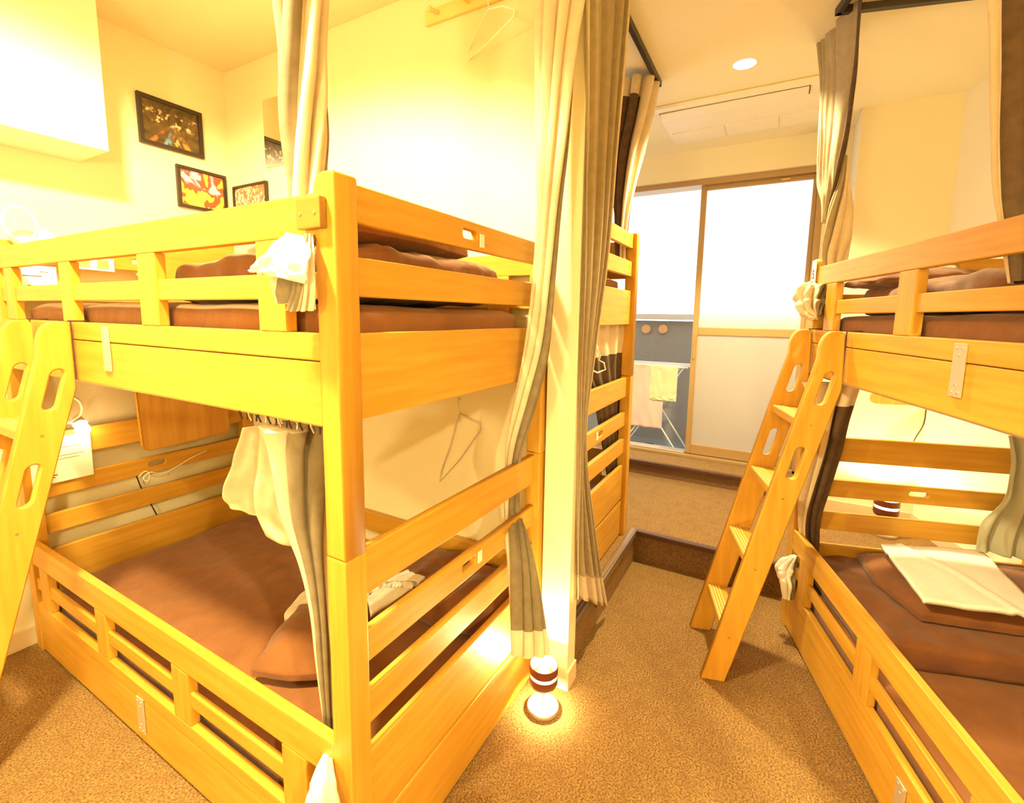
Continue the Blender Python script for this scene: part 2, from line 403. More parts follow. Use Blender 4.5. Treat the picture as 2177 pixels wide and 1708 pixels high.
# sliding balcony door in the window wall
win = bpy.data.objects.new('window_1', None); COL.objects.link(win); win.location = (XWIN+.1,0,H2); win['kind'] = 'structure'; win['label'] = 'sliding balcony window, right sash frosted, left side open'
def wpart(name, lo, hi, mat, par=win, bev=.004):
    o = box(name, lo, hi, mat, None, bev); o.parent = par; o.matrix_parent_inverse = Matrix.Translation(-win.location) if par is win else Matrix.Identity(4); return o
XF = XWIN+.10
bm = bmesh.new()
add_box(bm, (XWIN+.03,-1.03,2.655), (XF+.1,1.2,ZH), .003); add_box(bm, (XWIN+.03,-1.04,H2), (XF+.1,-.985,2.66), .003); add_box(bm, (XWIN+.03,1.16,H2), (XF+.1,1.2,2.66), .003); add_box(bm, (XWIN+.03,-1.03,H2), (XF+.1,1.2,H2+.025), .003)
o = link('window_frame', mesh_of(bm,'wf'), FRAMEW, win); o.matrix_parent_inverse = Matrix.Translation(-win.location)
wpart('sill_track', (XF-.03,-.15,H2+.026), (XF+.08,1.16,H2+.038), STEEL)
ys0, ys1 = -.985, -.155
wpart('sash_stile', (XF-.018,ys1-.045,H2+.03), (XF+.022,ys1,2.655), FRAMEW)
wpart('sash_stile', (XF-.018,ys0,H2+.03), (XF+.022,ys0+.03,2.655), FRAMEW)
wpart('sash_rail', (XF-.016,ys0+.03,2.62), (XF+.02,ys1-.045,2.655), FRAMEW)
wpart('sash_rail', (XF-.016,ys0+.03,H2+.03), (XF+.02,ys1-.045,H2+.115), FRAMEW)
wpart('sash_rail', (XF-.016,ys0+.03,1.412), (XF+.02,ys1-.045,1.478), FRAMEW)
wpart('frosted_pane', (XF-.004,ys0+.025,1.472), (XF+.004,ys1-.04,2.625), FROST, bev=0)
wpart('frosted_pane', (XF-.004,ys0+.025,H2+.11), (XF+.004,ys1-.04,1.418), FROST, bev=0)
h = wpart('sash_pull', (XF-.03,ys1-.03,1.20), (XF-.017,ys1-.014,1.42), FRAMEW); h['label'] = 'slim recessed pull on the sash stile'
wpart('latch_cover', (XF-.026,-.80,2.632), (XF-.016,-.74,2.645), simple('yellow_sticker', (.8,.55,.1), .5))
# balcony outside
struct(box('floor_balcony', (XF+.12,-2.5,.05), (5.1,3,.12), GFLOOR, bev=0))
struct(box('wall_balcony', (4.95,-2.5,.1), (5.1,3,1.52), GWALL, bev=0))
struct(box('trim_4', (4.90,-2.5,1.535), (5.14,3,1.60), simple('parapet_cap', (.62,.6,.57), .6), bev=.004))
for k,(u,v) in enumerate(((1374,700),(1410,700))):
    p = ax(u, v, 4.945); o = lathe('wall_disc', [(0,0),(.052,0),(.052,.012),(.046,.018),(0,.018)], ORANGE, None, 28); o.location = p; o.rotation_euler = (0,R(-90),0)
    tag(o, 'round orange disc on the grey balcony wall, '+('left one of the two' if k == 0 else 'right one of the two'), 'wall disc', 'orange discs on balcony wall')

# bulkhead on the left wall
z0 = 2.235
struct(box('wall_bulkhead', (-2.6,1.80,z0), (.335,YL,H), BULK, bev=.003))

# ------------------------------------------------------------------ bunk beds
BW_, BL, PW, INS = 1.04, 2.08, .0615, .0227
MXZ = lambda y: Matrix(((1,0,0,0),(0,0,-1,y),(0,1,0,0),(0,0,0,1)))     # plate plane x,z ; normal -y
MYZ = lambda x: Matrix(((0,0,1,x),(1,0,0,0),(0,1,0,0),(0,0,0,1)))      # plate plane y,z ; normal +x
def screws(parent, pts, axis, r=.004, mat=SCREW):
    for p in pts:
        o = lathe('screw', [(0,0),(r,0),(r*.9,.0015),(r*.4,.0022),(0,.0018)], mat, None, 12)
        for v in o.data.vertices: pass
        Mx = Matrix.Translation(p) @ (Matrix.Rotation(R(-90),4,'Y') if axis == 'x' else Matrix.Rotation(R(90),4,'X'))
        o.data.transform(Mx); o.parent = parent
def bunk(label, loc, rz, flip=False, block=True, tag_side=1, front=True, plates=True):
    t = thing('bunk_bed', label, 'bunk bed', loc, rz)
    fy = (lambda a: BL-a) if flip else (lambda a: a)
    for x in (0, BW_-PW):
        for y in (0, BL-PW):
            box('lower_post', (x,y,0), (x+PW,y+PW,1.0025), WOODZ, t, .004)
            # upper post, top corner rounded off across the bed
            w, hh = PW, .832
            r1, r2 = (.030,.010) if y == 0 else (.010,.030)
            s = [(-w/2,0),(w/2,0)]
            for k in range(7): a = R(90*k/6); s.append((w/2-r1+r1*math.cos(a), hh-r1+r1*math.sin(a)))
            for k in range(7): a = R(90+90*k/6); s.append((-w/2+r2+r2*math.cos(a), hh-r2+r2*math.sin(a)))
            plate('upper_post', s, [], PW, Matrix.Translation((x+PW/2, y+PW/2, 1.004)) @ Matrix(((0,0,1,0),(1,0,0,0),(0,1,0,0),(0,0,0,1))), WOODZ, t, .004)
    for side, y in ((0, INS+.0125), (1, BL-INS-.0125)):
        slot = [rrect(BW_/2-.003, 0, .078, .027, .012)]
        def end(name, z0, z1, hole=None, th=.025, ret=False):
            hs = [[(a, b+hole) for a,b in slot[0]]] if hole else []
            o = plate(name, [(PW,z0),(BW_-PW,z0),(BW_-PW,z1),(PW,z1)], hs, th, MXZ(y), WOODX, t, .004)
            return o
        rails = [end('end_rail', 1.747, 1.828, 1.789), end('end_rail', 1.588, 1.674), end('end_rail', .878, .996), end('end_rail', .70, .784, .746), end('end_rail', .531, .62)]
        end('end_panel', 1.31, 1.507); end('lower_end_panel', .238, .455); end('lower_end_panel', .008, .226)
        if side == 0:
            for rl, zc in ((rails[0],1.778),(rails[3],.746)):
                xa = BW_/2+tag_side*.056
                k = box('number_tag', (xa-.012,INS-.0035,zc-.02), (xa+.012,INS-.0005,zc+.02), WPLAST, rl, .001); k['label'] = 'small white number tag beside the grip slot'
    for side in (0, 1):
        if side == 0: X = lambda a: .002+a
        else: X = lambda a: BW_-.002-a
        def L(name, z0, z1, a0=0, a1=.028, mat=WOODY, y0=PW, y1=BL-PW): return box(name, (X(a0),y0,z0), (X(a1),y1,z1), mat, t, .004)
        L('guard_rail', 1.712, 1.797); L('guard_rail', 1.58, 1.638, .006, .024)
        L('side_rail', 1.4475, 1.507); L('side_panel', 1.302, 1.4455, .001, .027)
        L('guard_rail', .42, .521); L('guard_rail', .299, .35, .006, .024)
        L('side_rail', .182, .235); L('side_panel', .012, .1805, .001, .027)
        for a, b in ((.172,.271),(.738,.838),(1.313,1.402),(1.865,1.955)):
            ya, yb = sorted((fy(a), fy(b)))
            L('guard_upright', 1.507, 1.712, .0, .03, WOODZ, ya, yb)
            L('guard_upright', .235, .42, .0, .03, WOODZ, ya, yb)
    box('bunk_base', (.035,.055,1.36), (BW_-.035,BL-.055,1.378), WOODY, t, .003)
    box('bunk_base', (.035,.055,.12), (BW_-.035,BL-.055,.138), WOODY, t, .003)
    for z0, z1 in ((1.355,1.497),(.055,.19)):
        a, b = sorted((fy(1.052), fy(1.098)))
        p = box('joining_plate', (-.0035,a,z0), (.0015,b,z1), GREY, t, .001); p['label'] = 'pale metal joining plate with six screws'
        c = (a+b)/2
        screws(p, [(-.0032, c+s*.012, z) for s in (-1,1) for z in (z0+.012, z1-.012)]+[(-.0032,c,z0+.032),(-.0032,c,z1-.032)], 'x', .004, STEEL)
    if block:
        k = box('corner_block', (-.018,.022,1.722), (-.0005,.097,1.784), BOARDL, t, .003)
        screws(k, [(-.0178,.038,1.752),(-.0178,.082,1.752)], 'x', .004)
    tube('curtain_rod', [(.045,PW,1.292),(.045,BL-PW,1.292)], .006, STEEL, t)
    return t
bedA = bunk('tall maple bunk bed at left with its post nearest the camera', (0,0,0), 0)
oB = BO-BX*BL
bedB = bunk('maple bunk bed at right, cropped by the right edge', (oB.x,oB.y,0), R(15.9395-90), flip=True, block=False)
CX, CY = 1.12, -.055
bedC = bunk('maple bunk bed behind the pillar on the raised carpet', (CX,CY,H1), 0, block=False, tag_side=-1)
MB = bedB.matrix_basis.copy()
MB = Matrix.Translation((oB.x,oB.y,0)) @ Matrix.Rotation(R(15.9395-90),4,'Z')
ML = {'A': Matrix.Identity(4), 'B': MB, 'C': Matrix.Translation((CX,CY,H1))}

# number sign on the end post of bed B
sg = thing('number_sign', 'small white sign with number 5 on the right bunk post', 'sign')
p = bw(-.004, .006, 1.775)
Ms = Matrix.Translation(p) @ Matrix.Rotation(TH,4,'Z')
box('plaque', (-.024,-.002,-.055), (.024,.002,.055), WPLAST, sg, .001, Ms @ Matrix.Translation((-.03,0,0)))
def text_mesh(name, s, size, M, mat, parent, ext=.0006):
    cu = bpy.data.curves.new(name, 'FONT'); cu.body = s; cu.size = size; cu.extrude = ext; cu.align_x = 'CENTER'; cu.align_y = 'CENTER'
    me = curve_mesh(cu, name); me.transform(M); return link(name, me, mat, parent)
text_mesh('digit', '5', .058, Ms @ Matrix.Translation((-.03,.0025,-.012)) @ Matrix.Rotation(R(180),4,'Z') @ Matrix.Rotation(R(90),4,'X'), INK, sg)

# ------------------------------------------------------------------ ladders
HOOKM = simple('brown_steel_hook', (.09,.035,.02), .4, .3)
def ladder(label, M, skew):
    t = thing('bunk_ladder', label, 'ladder')
    t.matrix_world = M
    # local: x = away from bed front, y = along bed, z up. stringers lean from (0,1.5) to (.42,0)
    prof = []
    def fx(z): return .088+(1.43-z)*.265          # front edge
    def bx_(z): return (.0 if z > 1.28 else (1.28-z)*.287)+.002     # back edge
    out = [(fx(0),0)]
    out += [(fx(1.40),1.40)]
    for k in range(1,8):
        a = R(90*k/8); out.append((.045+.05*math.cos(a), 1.425+.085*math.sin(a)))
    out += [(.02,1.51),(.004,1.495),(.004,1.28),(bx_(.6),.6),(bx_(0),0)]
    holes = []
    for z0, z1 in ((1.215,1.345),(.905,1.035)):
        h = rrect(0,0,.036,z1-z0+.004,.017,6); zc = (z0+z1)/2; sl = -.27
        holes.append([(((fx(zc)+bx_(zc))/2)+a+sl*b, zc+b) for a,b in h])
    for y0 in (0, .345):
        Mp = Matrix(((1,0,0,0),(0,0,-1,y0+.015),(0,1,0,0),(0,0,0,1)))
        o = plate('stringer', out, holes, .03, Mp, WOODZ, t, .005)
        sh = Matrix.Identity(4); sh[1][2] = skew/1.5; o.data.transform(sh)
        screws(o, [Vector(((fx(z)+bx_(z))/2, (.0 if y0 == 0 else .3755)+skew*z/1.5-(.0005 if y0 == 0 else 0), z)) for z in (1.13,.82,.51,.2)], 'y', .005, SCREW)
    for z in (1.15,.85,.545,.24):
        x0, x1 = bx_(z)+.012, fx(z)-.008
        ys = skew*z/1.5
        o = box('step', (x0,.03+ys,z-.034), (x1,.345+ys,z), WOODY, t, .004)
        bmg = bmesh.new()
        for k in range(4):
            xx = x1-.012-k*.013; add_box(bmg, (xx,.034+ys,z-.0005), (xx+.004,.341+ys,z+.0015), .0005)
        link('grip_strip', mesh_of(bmg,'grip'), simple('pale_groove', (.85,.62,.25), .5) if 'pale_groove' not in bpy.data.materials else bpy.data.materials['pale_groove'], o)
    for y0 in (-.003, .373):
        bmh = bmesh.new(); ys = skew*.98
        add_box(bmh, (-.05,y0+ys,1.5095), (.012,y0+.005+ys,1.5135), .001); add_box(bmh, (.002,y0+ys,1.31), (.006,y0+.005+ys,1.5135), .001)
        link('hook', mesh_of(bmh,'hook'), HOOKM, t)
    return t
# A: front face x=0, ladder from y=1.309 ; local x -> -X world, y -> ... rotate 180 about z
ladder('wooden ladder hooked on the left bunk, cropped by the left edge', Matrix.Translation((-.003,1.69,0)) @ Matrix.Rotation(R(180),4,'Z'), 0)
# B: front local y=0, outward +BY; stringers at bx -.06 .. -.435
Mlb = Matrix(((BY.x,-BX.x,0,0),(BY.y,-BX.y,0,0),(0,0,1,0),(0,0,0,1)))
pB = bw(-.058-.11, .004)
ladder('wooden ladder leaning on the right bunk bed, four grooved steps', Matrix.Translation(pB) @ Mlb, -.11)

# ------------------------------------------------------------------ bedding
def bedding(key, name, label, cat, size, c, mat, seed, group=None, rz=0, rx=0, ry=0, **kw):
    M = ML[key] @ TR(*c, rz, rx, ry)
    o = soft(name, size, M, mat, None, seed, **kw)
    # keep the origin at the base of the body
    b = M @ Vector((0,0,-size[2]/2)); o.data.transform(Matrix.Translation(-b)); o.location = b
    return tag(o, label, cat, group)
bedding('A','mattress','brown covered mattress on the lower bunk of the left bed','mattress',(.95,1.93,.17),(.52,1.04,.222),BROWN,1,amp=.004,freq=4,n=(50,90,8),pw=14)
bedding('A','mattress','brown covered mattress on the upper bunk of the left bed','mattress',(.95,1.93,.19),(.52,1.04,1.48),BROWN,2,amp=.006,freq=5,n=(50,90,8),pw=12)
bedding('B','mattress','brown covered mattress on the lower bunk of the right bed','mattress',(.95,1.93,.17),(.52,1.04,.222),BROWN,3,amp=.004,freq=4,n=(50,90,8),pw=14)
bedding('B','mattress','brown covered mattress on the upper bunk of the right bed','mattress',(.95,1.93,.19),(.52,1.04,1.48),BROWN,4,amp=.006,freq=5,n=(50,90,8),pw=12)
bedding('C','mattress','brown mattress on the upper bunk behind the pillar','mattress',(.95,1.93,.19),(.52,1.04,1.48),BROWN,5,amp=.006,freq=5,n=(30,50,8),pw=12)
bedding('C','mattress','brown mattress on the lower bunk behind the pillar','mattress',(.95,1.93,.17),(.52,1.04,.222),BROWN,6,amp=.004,freq=5,n=(30,50,8),pw=12)
# upper A: folded duvet and pillow at the near end
bedding('A','duvet','brown duvet folded on the near end of the left upper bunk','duvet',(.86,.78,.13),(.50,.50,1.645),DUVET,11,rx=-.06,amp=.018,freq=5,n=(70,60,10),pw=6,fine=.5)
bedding('A','pillow','brown pillow lying on the folded duvet of left upper bunk','pillow',(.62,.44,.15),(.44,.36,1.735),BROWN,12,rz=.06,rx=-.14,amp=.008,freq=7,n=(40,30,10),pw=3,flat=1)
# upper B
bedding('B','duvet','brown duvet on the upper bunk of the right bed','duvet',(.86,1.1,.12),(.52,1.36,1.64),DUVET,14,amp=.03,freq=5,n=(60,80,10),pw=6)
bedding('B','pillow','dark brown pillow by the rail of the right upper bunk','pillow',(.40,.34,.12),(.26,1.74,1.70),DUVET,15,rz=.2,amp=.018,freq=8,n=(36,30,10),pw=3,flat=1)
bedding('B','blanket','brown blanket spread along the upper bunk at right edge','blanket',(.8,.75,.08),(.50,.68,1.645),BROWN,16,amp=.022,freq=5,n=(50,50,8),pw=6)
# upper C
bedding('C','duvet','brown duvet on the upper bunk behind the pillar','duvet',(.84,.7,.14),(.52,.46,1.65),DUVET,17,amp=.03,freq=6,n=(40,40,8),pw=5)
# lower A
bedding('A','pillow','small brown pillow beside the hanging curtain on left lower bunk','pillow',(.38,.30,.15),(.37,.62,.345),BROWN,21,rz=.5,amp=.008,freq=9,n=(40,30,10),pw=2.6,flat=1)
bedding('A','towel','white folded towel behind the small brown pillow','towel',(.20,.15,.055),(.50,.80,.345),WHITE,22,rz=.4,amp=.006,freq=10,n=(24,20,8),pw=5)
bedding('A','duvet','brown duvet heaped along the wall of left lower bunk','duvet',(.30,.80,.17),(.83,.46,.39),DUVET,23,amp=.035,freq=6,n=(50,80,12),pw=4)
# lower B : pillow across, white sheet on it, blanket
def inB(u, v, z):
    p = MB.inverted() @ az(u, v, z); return p
bedding('B','blanket','dark brown blanket lying over the right lower mattress','blanket',(.93,.68,.10),(.53,1.71,.355),DUVET,31,amp=.010,freq=4,n=(60,60,8),pw=9,fine=.6)
bedding('B','pillow','large flat brown pillow under a white sheet on right bunk','pillow',(.80,.52,.15),(.645,1.77,.425),DUVET,32,rz=.04,amp=.006,freq=5,n=(60,40,10),pw=7,flat=1)

def cloth(name, pts, z_over, mat, label, cat, thick=.012, seed=0, n=30):
    """folded flat cloth over four measured corners"""
    bm = bmesh.new(); g = []
    a,b,c,d = [Vector(p) for p in pts]
    for i in range(n+1):
        row = []
        for j in range(n+1):
            s, t = i/n, j/n
            p = a.lerp(b,s).lerp(d.lerp(c,s), t)
            p.z += .006*noise.noise(Vector((s*4+seed,t*4,0)))+.010*math.exp(-((s-t*.6-.18)/.03)**2)+.008*math.exp(-((t-.2)/.02)**2)+z_over*math.sin(math.pi*s)*math.sin(math.pi*t)
            row.append(bm.verts.new(p))
        g.append(row)
    for i in range(n):
        for j in range(n): bm.faces.new((g[i][j],g[i+1][j],g[i+1][j+1],g[i][j+1])).smooth = True
    o = link(name, mesh_of(bm,name), mat)
    md = o.modifiers.new('layers','SOLIDIFY'); md.thickness = thick; md.offset = 1
    return tag(o, label, cat)
cloth('bed_sheet', [az(1872,1164,.505), az(2085,1178,.505), az(2225,1322,.50), az(1962,1283,.50)], .012, WHITE, 'white folded sheet lying on the flat brown pillow at right', 'sheet', .018, 3)

cloth('bed_sheet', [az(778,1262,.475), az(860,1222,.475), az(902,1236,.46), az(788,1314,.455)], .01, WHITE, 'folded white sheet lying by the end rail of left lower bunk', 'sheet', .022, 5)
# ------------------------------------------------------------------ far-end fittings of bed A
yb = BL-INS-.026
def panel_at(name, pts, holes=None): pass
# hanging table board
brd = thing('bed_table_board', 'rounded wooden table board hanging inside left lower bunk', 'board', (.665,yb-.012,.83))
tl, tr, bl, br = [Vector(p) for p in ((.45,0,1.19),(.90,0,1.22),(.452,0,.828),(.885,0,.842))]
out = []
c = rrect(0,0,.45,.38,.035)
o = plate('board', c, [], .016, Matrix.Translation((0,0,.19)) @ Matrix.Rotation(R(-2),4,'Y') @ Matrix(((1,0,0,0),(0,0,-1,0),(0,1,0,0),(0,0,0,1))), BOARD, brd, .003)
c2 = rrect(0,0,.45,.38,.035); c3 = rrect(0,0,.435,.365,.03)
o = plate('edge_band', c2, [c3], .020, Matrix.Translation((0,0,.19)) @ Matrix.Rotation(R(-2),4,'Y') @ Matrix(((1,0,0,0),(0,0,-1,0),(0,1,0,0),(0,0,0,1))), WOODX, brd, .002)
def notice(name, label, x0, x1, z0, z1, y, lines, tilt=0, pics=False):
    t = thing(name, label, 'notice', ((x0+x1)/2, y, (z0+z1)/2)); t.rotation_euler = (0,tilt,0)
    w, h = x1-x0, z1-z0
    box('sheet', (-w/2,-.001,-h/2), (w/2,.001,h/2), PAPER, t, 0)
    if pics:
        m = simple('printed_sketch', (.45,.3,.12), .8)
        for k in (-1,1): box('drawing', (k*w*.22-w*.14,-.0016,-h*.35), (k*w*.22+w*.14,-.0011,h*.35), m, t, 0)
    else:
        for (zz, wd, th, xo) in lines: box('text_line', (-w*.40+xo*w,-.0016,h*(.5-zz)-th/2), (-w*.40+xo*w+wd*w,-.0011,h*(.5-zz)+th/2), INK, t, 0)
    return t
notice('notice_sheet','printed white notice under the clip lamp of left lower bunk', .03,.245,.765,.975, yb-.012, [(.1,.25,.002,.0),(.25,.62,.002,.1),(.43,.72,.002,.05),(.5,.6,.002,.08),(.62,.16,.002,0),(.74,.22,.006,0),(.83,.30,.004,0),(.88,.26,.004,0)])
notice('notice_sheet','white notice behind the left upper bunk rail, near its far post', .045,.185,1.61,1.735, yb-.012, [(.2,.2,.003,.5),(.35,.45,.004,.1),(.7,.25,.008,.2),(.8,.3,.004,.1)])
notice('picture_notice','notice with two small drawings on upper end rail of left bunk', .24,.40,1.735,1.795, yb-.012, [], .03, True)
wood_far = box('end_shelf_board', (.55,yb-.045,1.69), (.97,yb-.02,1.93), WOODX, None, .004)
tag(wood_far, 'yellow wooden board at the far end of left upper bunk', 'board')
# clip lamps
def clip_lamp(label, base, ring_c, ring_r, bulb, energy, mat_ring=WPLAST):
    t = thing('clip_lamp', label, 'lamp', base)
    b = Vector(base)
    box('clamp', (-.022,-.03,-.03), (.022,.012,.012), BLACK if energy > 1.5 and energy < 2 else WPLAST, t, .004)
    pts = []
    for k in range(15):
        a = R(-70+330*k/14); pts.append(Vector(ring_c)-b+Vector((ring_r*math.cos(a), -.01-.0015*k, ring_r*1.25*math.sin(a))))
    tube('flexible_neck', [(0,-.012,.01)]+pts+[Vector(bulb)-b+Vector((-.02,.0,.02))], .0055, mat_ring, t)
    d = Vector(bulb)-b
    h = lathe('lamp_head', [(.010,.05),(.016,.046),(.022,.02),(.028,0),(.025,0),(.018,.03),(0,.04)], mat_ring, t, 24); h.location = d+Vector((0,.022,.022)); h.rotation_euler = (R(-50),0,0)
    g = lathe('bulb', [(0,-.030),(.013,-.027),(.024,-.016),(.029,0),(.024,.016),(.013,.027),(0,.030)], GLOW, t, 20); g.location = d
    light('lamp_light', 'POINT', d+Vector((0,-.03,-.012)), energy, (1,.72,.28), .02, parent=t)
    return t
clip_lamp('lit clip lamp above the notice in the left lower bunk', (.10,yb-.012,1.0), (.17,yb-.03,1.10), .045, (.205,yb-.06,1.0), 1.6)
clip_lamp('white clip lamp with looped neck at far end of left upper bunk', (.09,yb-.012,1.84), (.075,yb-.03,1.90), .055, (.15,yb-.09,1.83), 2.5)
# cords on the end rails
tube('power_cord', [(.42,yb-.02,.70),(.445,yb-.03,.735),(.47,yb-.02,.70),(.455,yb-.03,.66),(.43,yb-.02,.69),(.47,yb-.035,.72),(.50,yb-.02,.69),(.55,yb-.02,.685),(.62,yb-.012,.71),(.70,yb-.008,.74),(.76,yb-.008,.75)], .003, WPLAST)
tag(bpy.data.objects['power_cord'], 'tangled white cord on the end rails of left lower bunk', 'cord')
o = tube('power_cord', [(.43,BL+.01,.74),(.44,BL+.012,.69),(.46,BL+.012,.60),(.50,BL+.012,.50),(.53,BL+.012,.40)], .003, BLACK); tag(o, 'thin black cord on the wall behind left lower bunk end', 'cord')

# ------------------------------------------------------------------ wall pieces in the left room
def picture(label, axis, c0, c1, z0, z1, art, fw=.014):
    if axis == 'y': t = thing('picture', label, 'picture', ((c0+c1)/2, YL-.001, (z0+z1)/2)); t.rotation_euler = (0,0,0)
    else: t = thing('picture', label, 'picture', (XW-.001, (c0+c1)/2, (z0+z1)/2), R(-90))
    w, h = abs(c1-c0), z1-z0
    bm = bmesh.new()
    add_box(bm, (-w/2,-.02,h/2-fw), (w/2,0,h/2), .002); add_box(bm, (-w/2,-.02,-h/2), (w/2,0,-h/2+fw), .002)
    add_box(bm, (-w/2,-.02,-h/2+fw), (-w/2+fw,0,h/2-fw), .002); add_box(bm, (w/2-fw,-.02,-h/2+fw), (w/2,0,h/2-fw), .002)
    link('picture_frame', mesh_of(bm,'fr'), PFRAME, t)
    box('print', (-w/2+fw-.001,-.010,-h/2+fw-.001), (w/2-fw+.001,-.004,h/2-fw+.001), art, t, 0)
    return t
P = lambda u,v: ay(u,v,YL-.01)
a, b = P(288,192), P(432,339); picture('large dark framed night street picture on left wall', 'y', a.x, ay(430,290,YL-.01).x, b.z, a.z, ART1, .02)
a, b = P(373,348), P(377,438); picture('framed bright flower picture below the dark one', 'y', a.x, ay(480,400,YL-.01).x, b.z, a.z, ART2, .017)
a = ax(497,397,XW-.01); b = ax(569,422,XW-.01); picture('small framed orange picture on back wall behind the rail', 'x', min(a.y,YL-.02), b.y, 2.06, ax(568,384,XW-.01).z, ART3, .012)
a = ax(557,214,XW-.01); b = ax(563,357,XW-.01)
mr = thing('wall_mirror', 'frameless mirror on the back wall beside the hanging curtain', 'mirror', (XW-.001,(a.y+1.42)/2,(a.z+b.z)/2))
box('mirror_glass', (-.008,1.42-(a.y+1.42)/2,(b.z-a.z)/2), (-.002,a.y-(a.y+1.42)/2,(a.z-b.z)/2), MIRROR, mr, .001)
# peg rail
pr_ = thing('peg_rail', 'pale wooden peg rail high on the back wall', 'peg rail', (XW,.30,2.80))
box('backboard', (-.018,-.30,-.028), (-.001,.31,.028), PALEW, pr_, .003)
for yy in (.24,.085,-.07,-.225):
    o = lathe('peg', [(0,0),(.010,0),(.008,.03),(.0115,.06),(.009,.066),(0,.067)], PALEW, pr_, 18); o.location = (-.018,yy,.004); o.rotation_euler = (0,R(-105),0)
def hanger(label, M, mat=WPLAST, w=.20, h=.10, bent=False):
    t = thing('coat_hanger', label, 'hanger'); t.matrix_world = M
    pts = [(0,0,.115),(.022,0,.135),(.03,0,.11),(.008,0,.075),(0,0,.055)]
    tube('hook', [(-.018,0,.125),(0,0,.152),(.024,0,.14),(.02,0,.10),(0,0,.085),(0,0,.05)], .0025, mat, t)
    wire('frame', [(0,0,.052),(w*.55,0,.012),(w,0,-.045),(w*.96,0,-.06),(0,0,-.065),(-w*.96,0,-.06),(-w,0,-.045),(-w*.55,0,.012),(0,0,.052)], .0032, mat, t)
    return t
hanger('white hanger on the peg rail near the twisted curtain', Matrix.Translation((XW-.075,.255,2.655)) @ Matrix.Rotation(R(62),4,'Z'), w=.19)
# collapsed wire hanger hanging inside left lower bunk
hh = thing('coat_hanger', 'thin wire hanger hanging on the wall in left lower bunk', 'hanger')
pts = [ax(*q, XW-.006) for q in ((972,855),(976,880),(960,945),(940,1000),(936,1024),(980,975),(1021,915),(1020,900),(990,885),(978,880))]
wire('frame', pts[1:], .0028, STEEL, hh); wire('hook', [pts[1], pts[0], pts[0]+Vector((0,-.012,.02)), pts[0]+Vector((0,-.02,.012))], .0022, STEEL, hh)
hh2 = thing('coat_hanger', 'white hanger hanging on the lower curtain behind the pillar', 'hanger')
pts = [ay(*q, CY-.03) for q in ((1262,688),(1261,725),(1276,757),(1273,766),(1284,772),(1287,786),(1270,793),(1240,778),(1236,745),(1261,727))]
wire('frame', pts[1:], .004, WPLAST, hh2); wire('hook', pts[:2], .003, WPLAST, hh2)

# ------------------------------------------------------------------ curtains
def rowsx(rows): return [(f(l,v,d), f(r,v2 if v2 else v,d)) for (v,l,r,f,d,v2) in [(*q,None) if len(q) == 5 else q for q in rows]]
OB = (OLIVE, BEIGE)
c = bundle('curtain', rowsx([(-300,560,700,ax,.07),(-60,585,690,ax,.07),(100,598,688,ax,.075),(230,600,692,ax,.08),(340,612,690,ax,.075),(430,622,688,ax,.07),(520,640,686,ax,.06)]), OB, None, 6, .30, 2.4, .8, light=.34, seed=.4, face=-.55)
tag(c, 'twisted curtain hanging behind the near post of the left bunk', 'curtain', 'bunk curtains')
c = thing('curtain_end', 'bunched curtain end spilling out under the left upper rail', 'curtain', (-.04,.16,1.6), 0, 'bunk curtains')
for o in (drape('folded_flap', [ax(u,v,d) for u,v,d in ((630,503,-.012),(590,538,-.05),(556,570,-.06),(545,582,-.06))], [ax(u,v,d) for u,v,d in ((652,503,-.012),(644,545,-.06),(636,580,-.07),(630,597,-.07))], (WHITE, OLIVE), None, .8, .018, (-1,0,.2), seed=.2, rows=30, cols=50, thick=.004),
          bundle('rolled_hem', rowsx([(590,580,634,ax,-.045),(606,580,634,ax,-.045),(625,584,632,ax,-.045),(646,590,630,ax,-.045)]), (BEIGE, OLIVE), None, 2, .10, .0, .5, light=.4, seed=.4, M=30, face=1.0, cap=False),
          bundle('gathered_folds', rowsx([(500,648,664,ax,-.012),(540,640,667,ax,-.03),(580,630,668,ax,-.035),(620,624,670,ax,-.04),(660,612,668,ax,-.04)]), (BEIGE, OLIVE), None, 7, .42, .25, .6, light=.35, seed=1.7, face=2.8)):
    o.parent = c; o.matrix_parent_inverse = Matrix.Translation(-c.location)
# pillar curtain
c = bundle('curtain', rowsx([(-220,1128,1262,ay,-.085),(-60,1138,1246,ay,-.085),(120,1143,1222,ay,-.085),(300,1142,1206,ay,-.08),(450,1142,1190,ay,-.075),(600,1134,1178,ay,-.07),(740,1118,1166,ay,-.06),(850,1096,1140,ay,-.03),(930,1080,1116,ay,.015),(985,1076,1104,ay,.05),(1040,1073,1102,ay,.075),(1095,1074,1106,ay,.06),(1140,1076,1120,ay,-.01),(1200,1082,1136,ay,-.06),(1300,1087,1152,ay,-.10),(1392,1091,1165,ay,-.135)]), OB, None, 7, .26, 3.6, .55, hem=.045, light=.42, seed=2.9, M=140, face=1.2)
tag(c, 'long twisted curtain hanging in front of the pillar to the floor lamp', 'curtain', 'bunk curtains')
# curtain of bed C, left
c = drape('curtain', [ay(u,v,-.15) for u,v in ((1240,-250),(1241,0),(1244,300),(1238,560),(1232,760),(1228,1000),(1224,1150),(1222,1270))], [ay(u,v,-.13) for u,v in ((1350,-250),(1336,0),(1312,300),(1290,540),(1262,745),(1240,930),(1262,1120),(1290,1290))], (TAUPE, BEIGE), None, 4.5, .022, (-.45,-.9,0), hem=.06, seed=1.1, light=(.93,1.0))
tag(c, 'straight curtain hanging just behind the pillar, beige hem', 'curtain', 'bunk curtains')
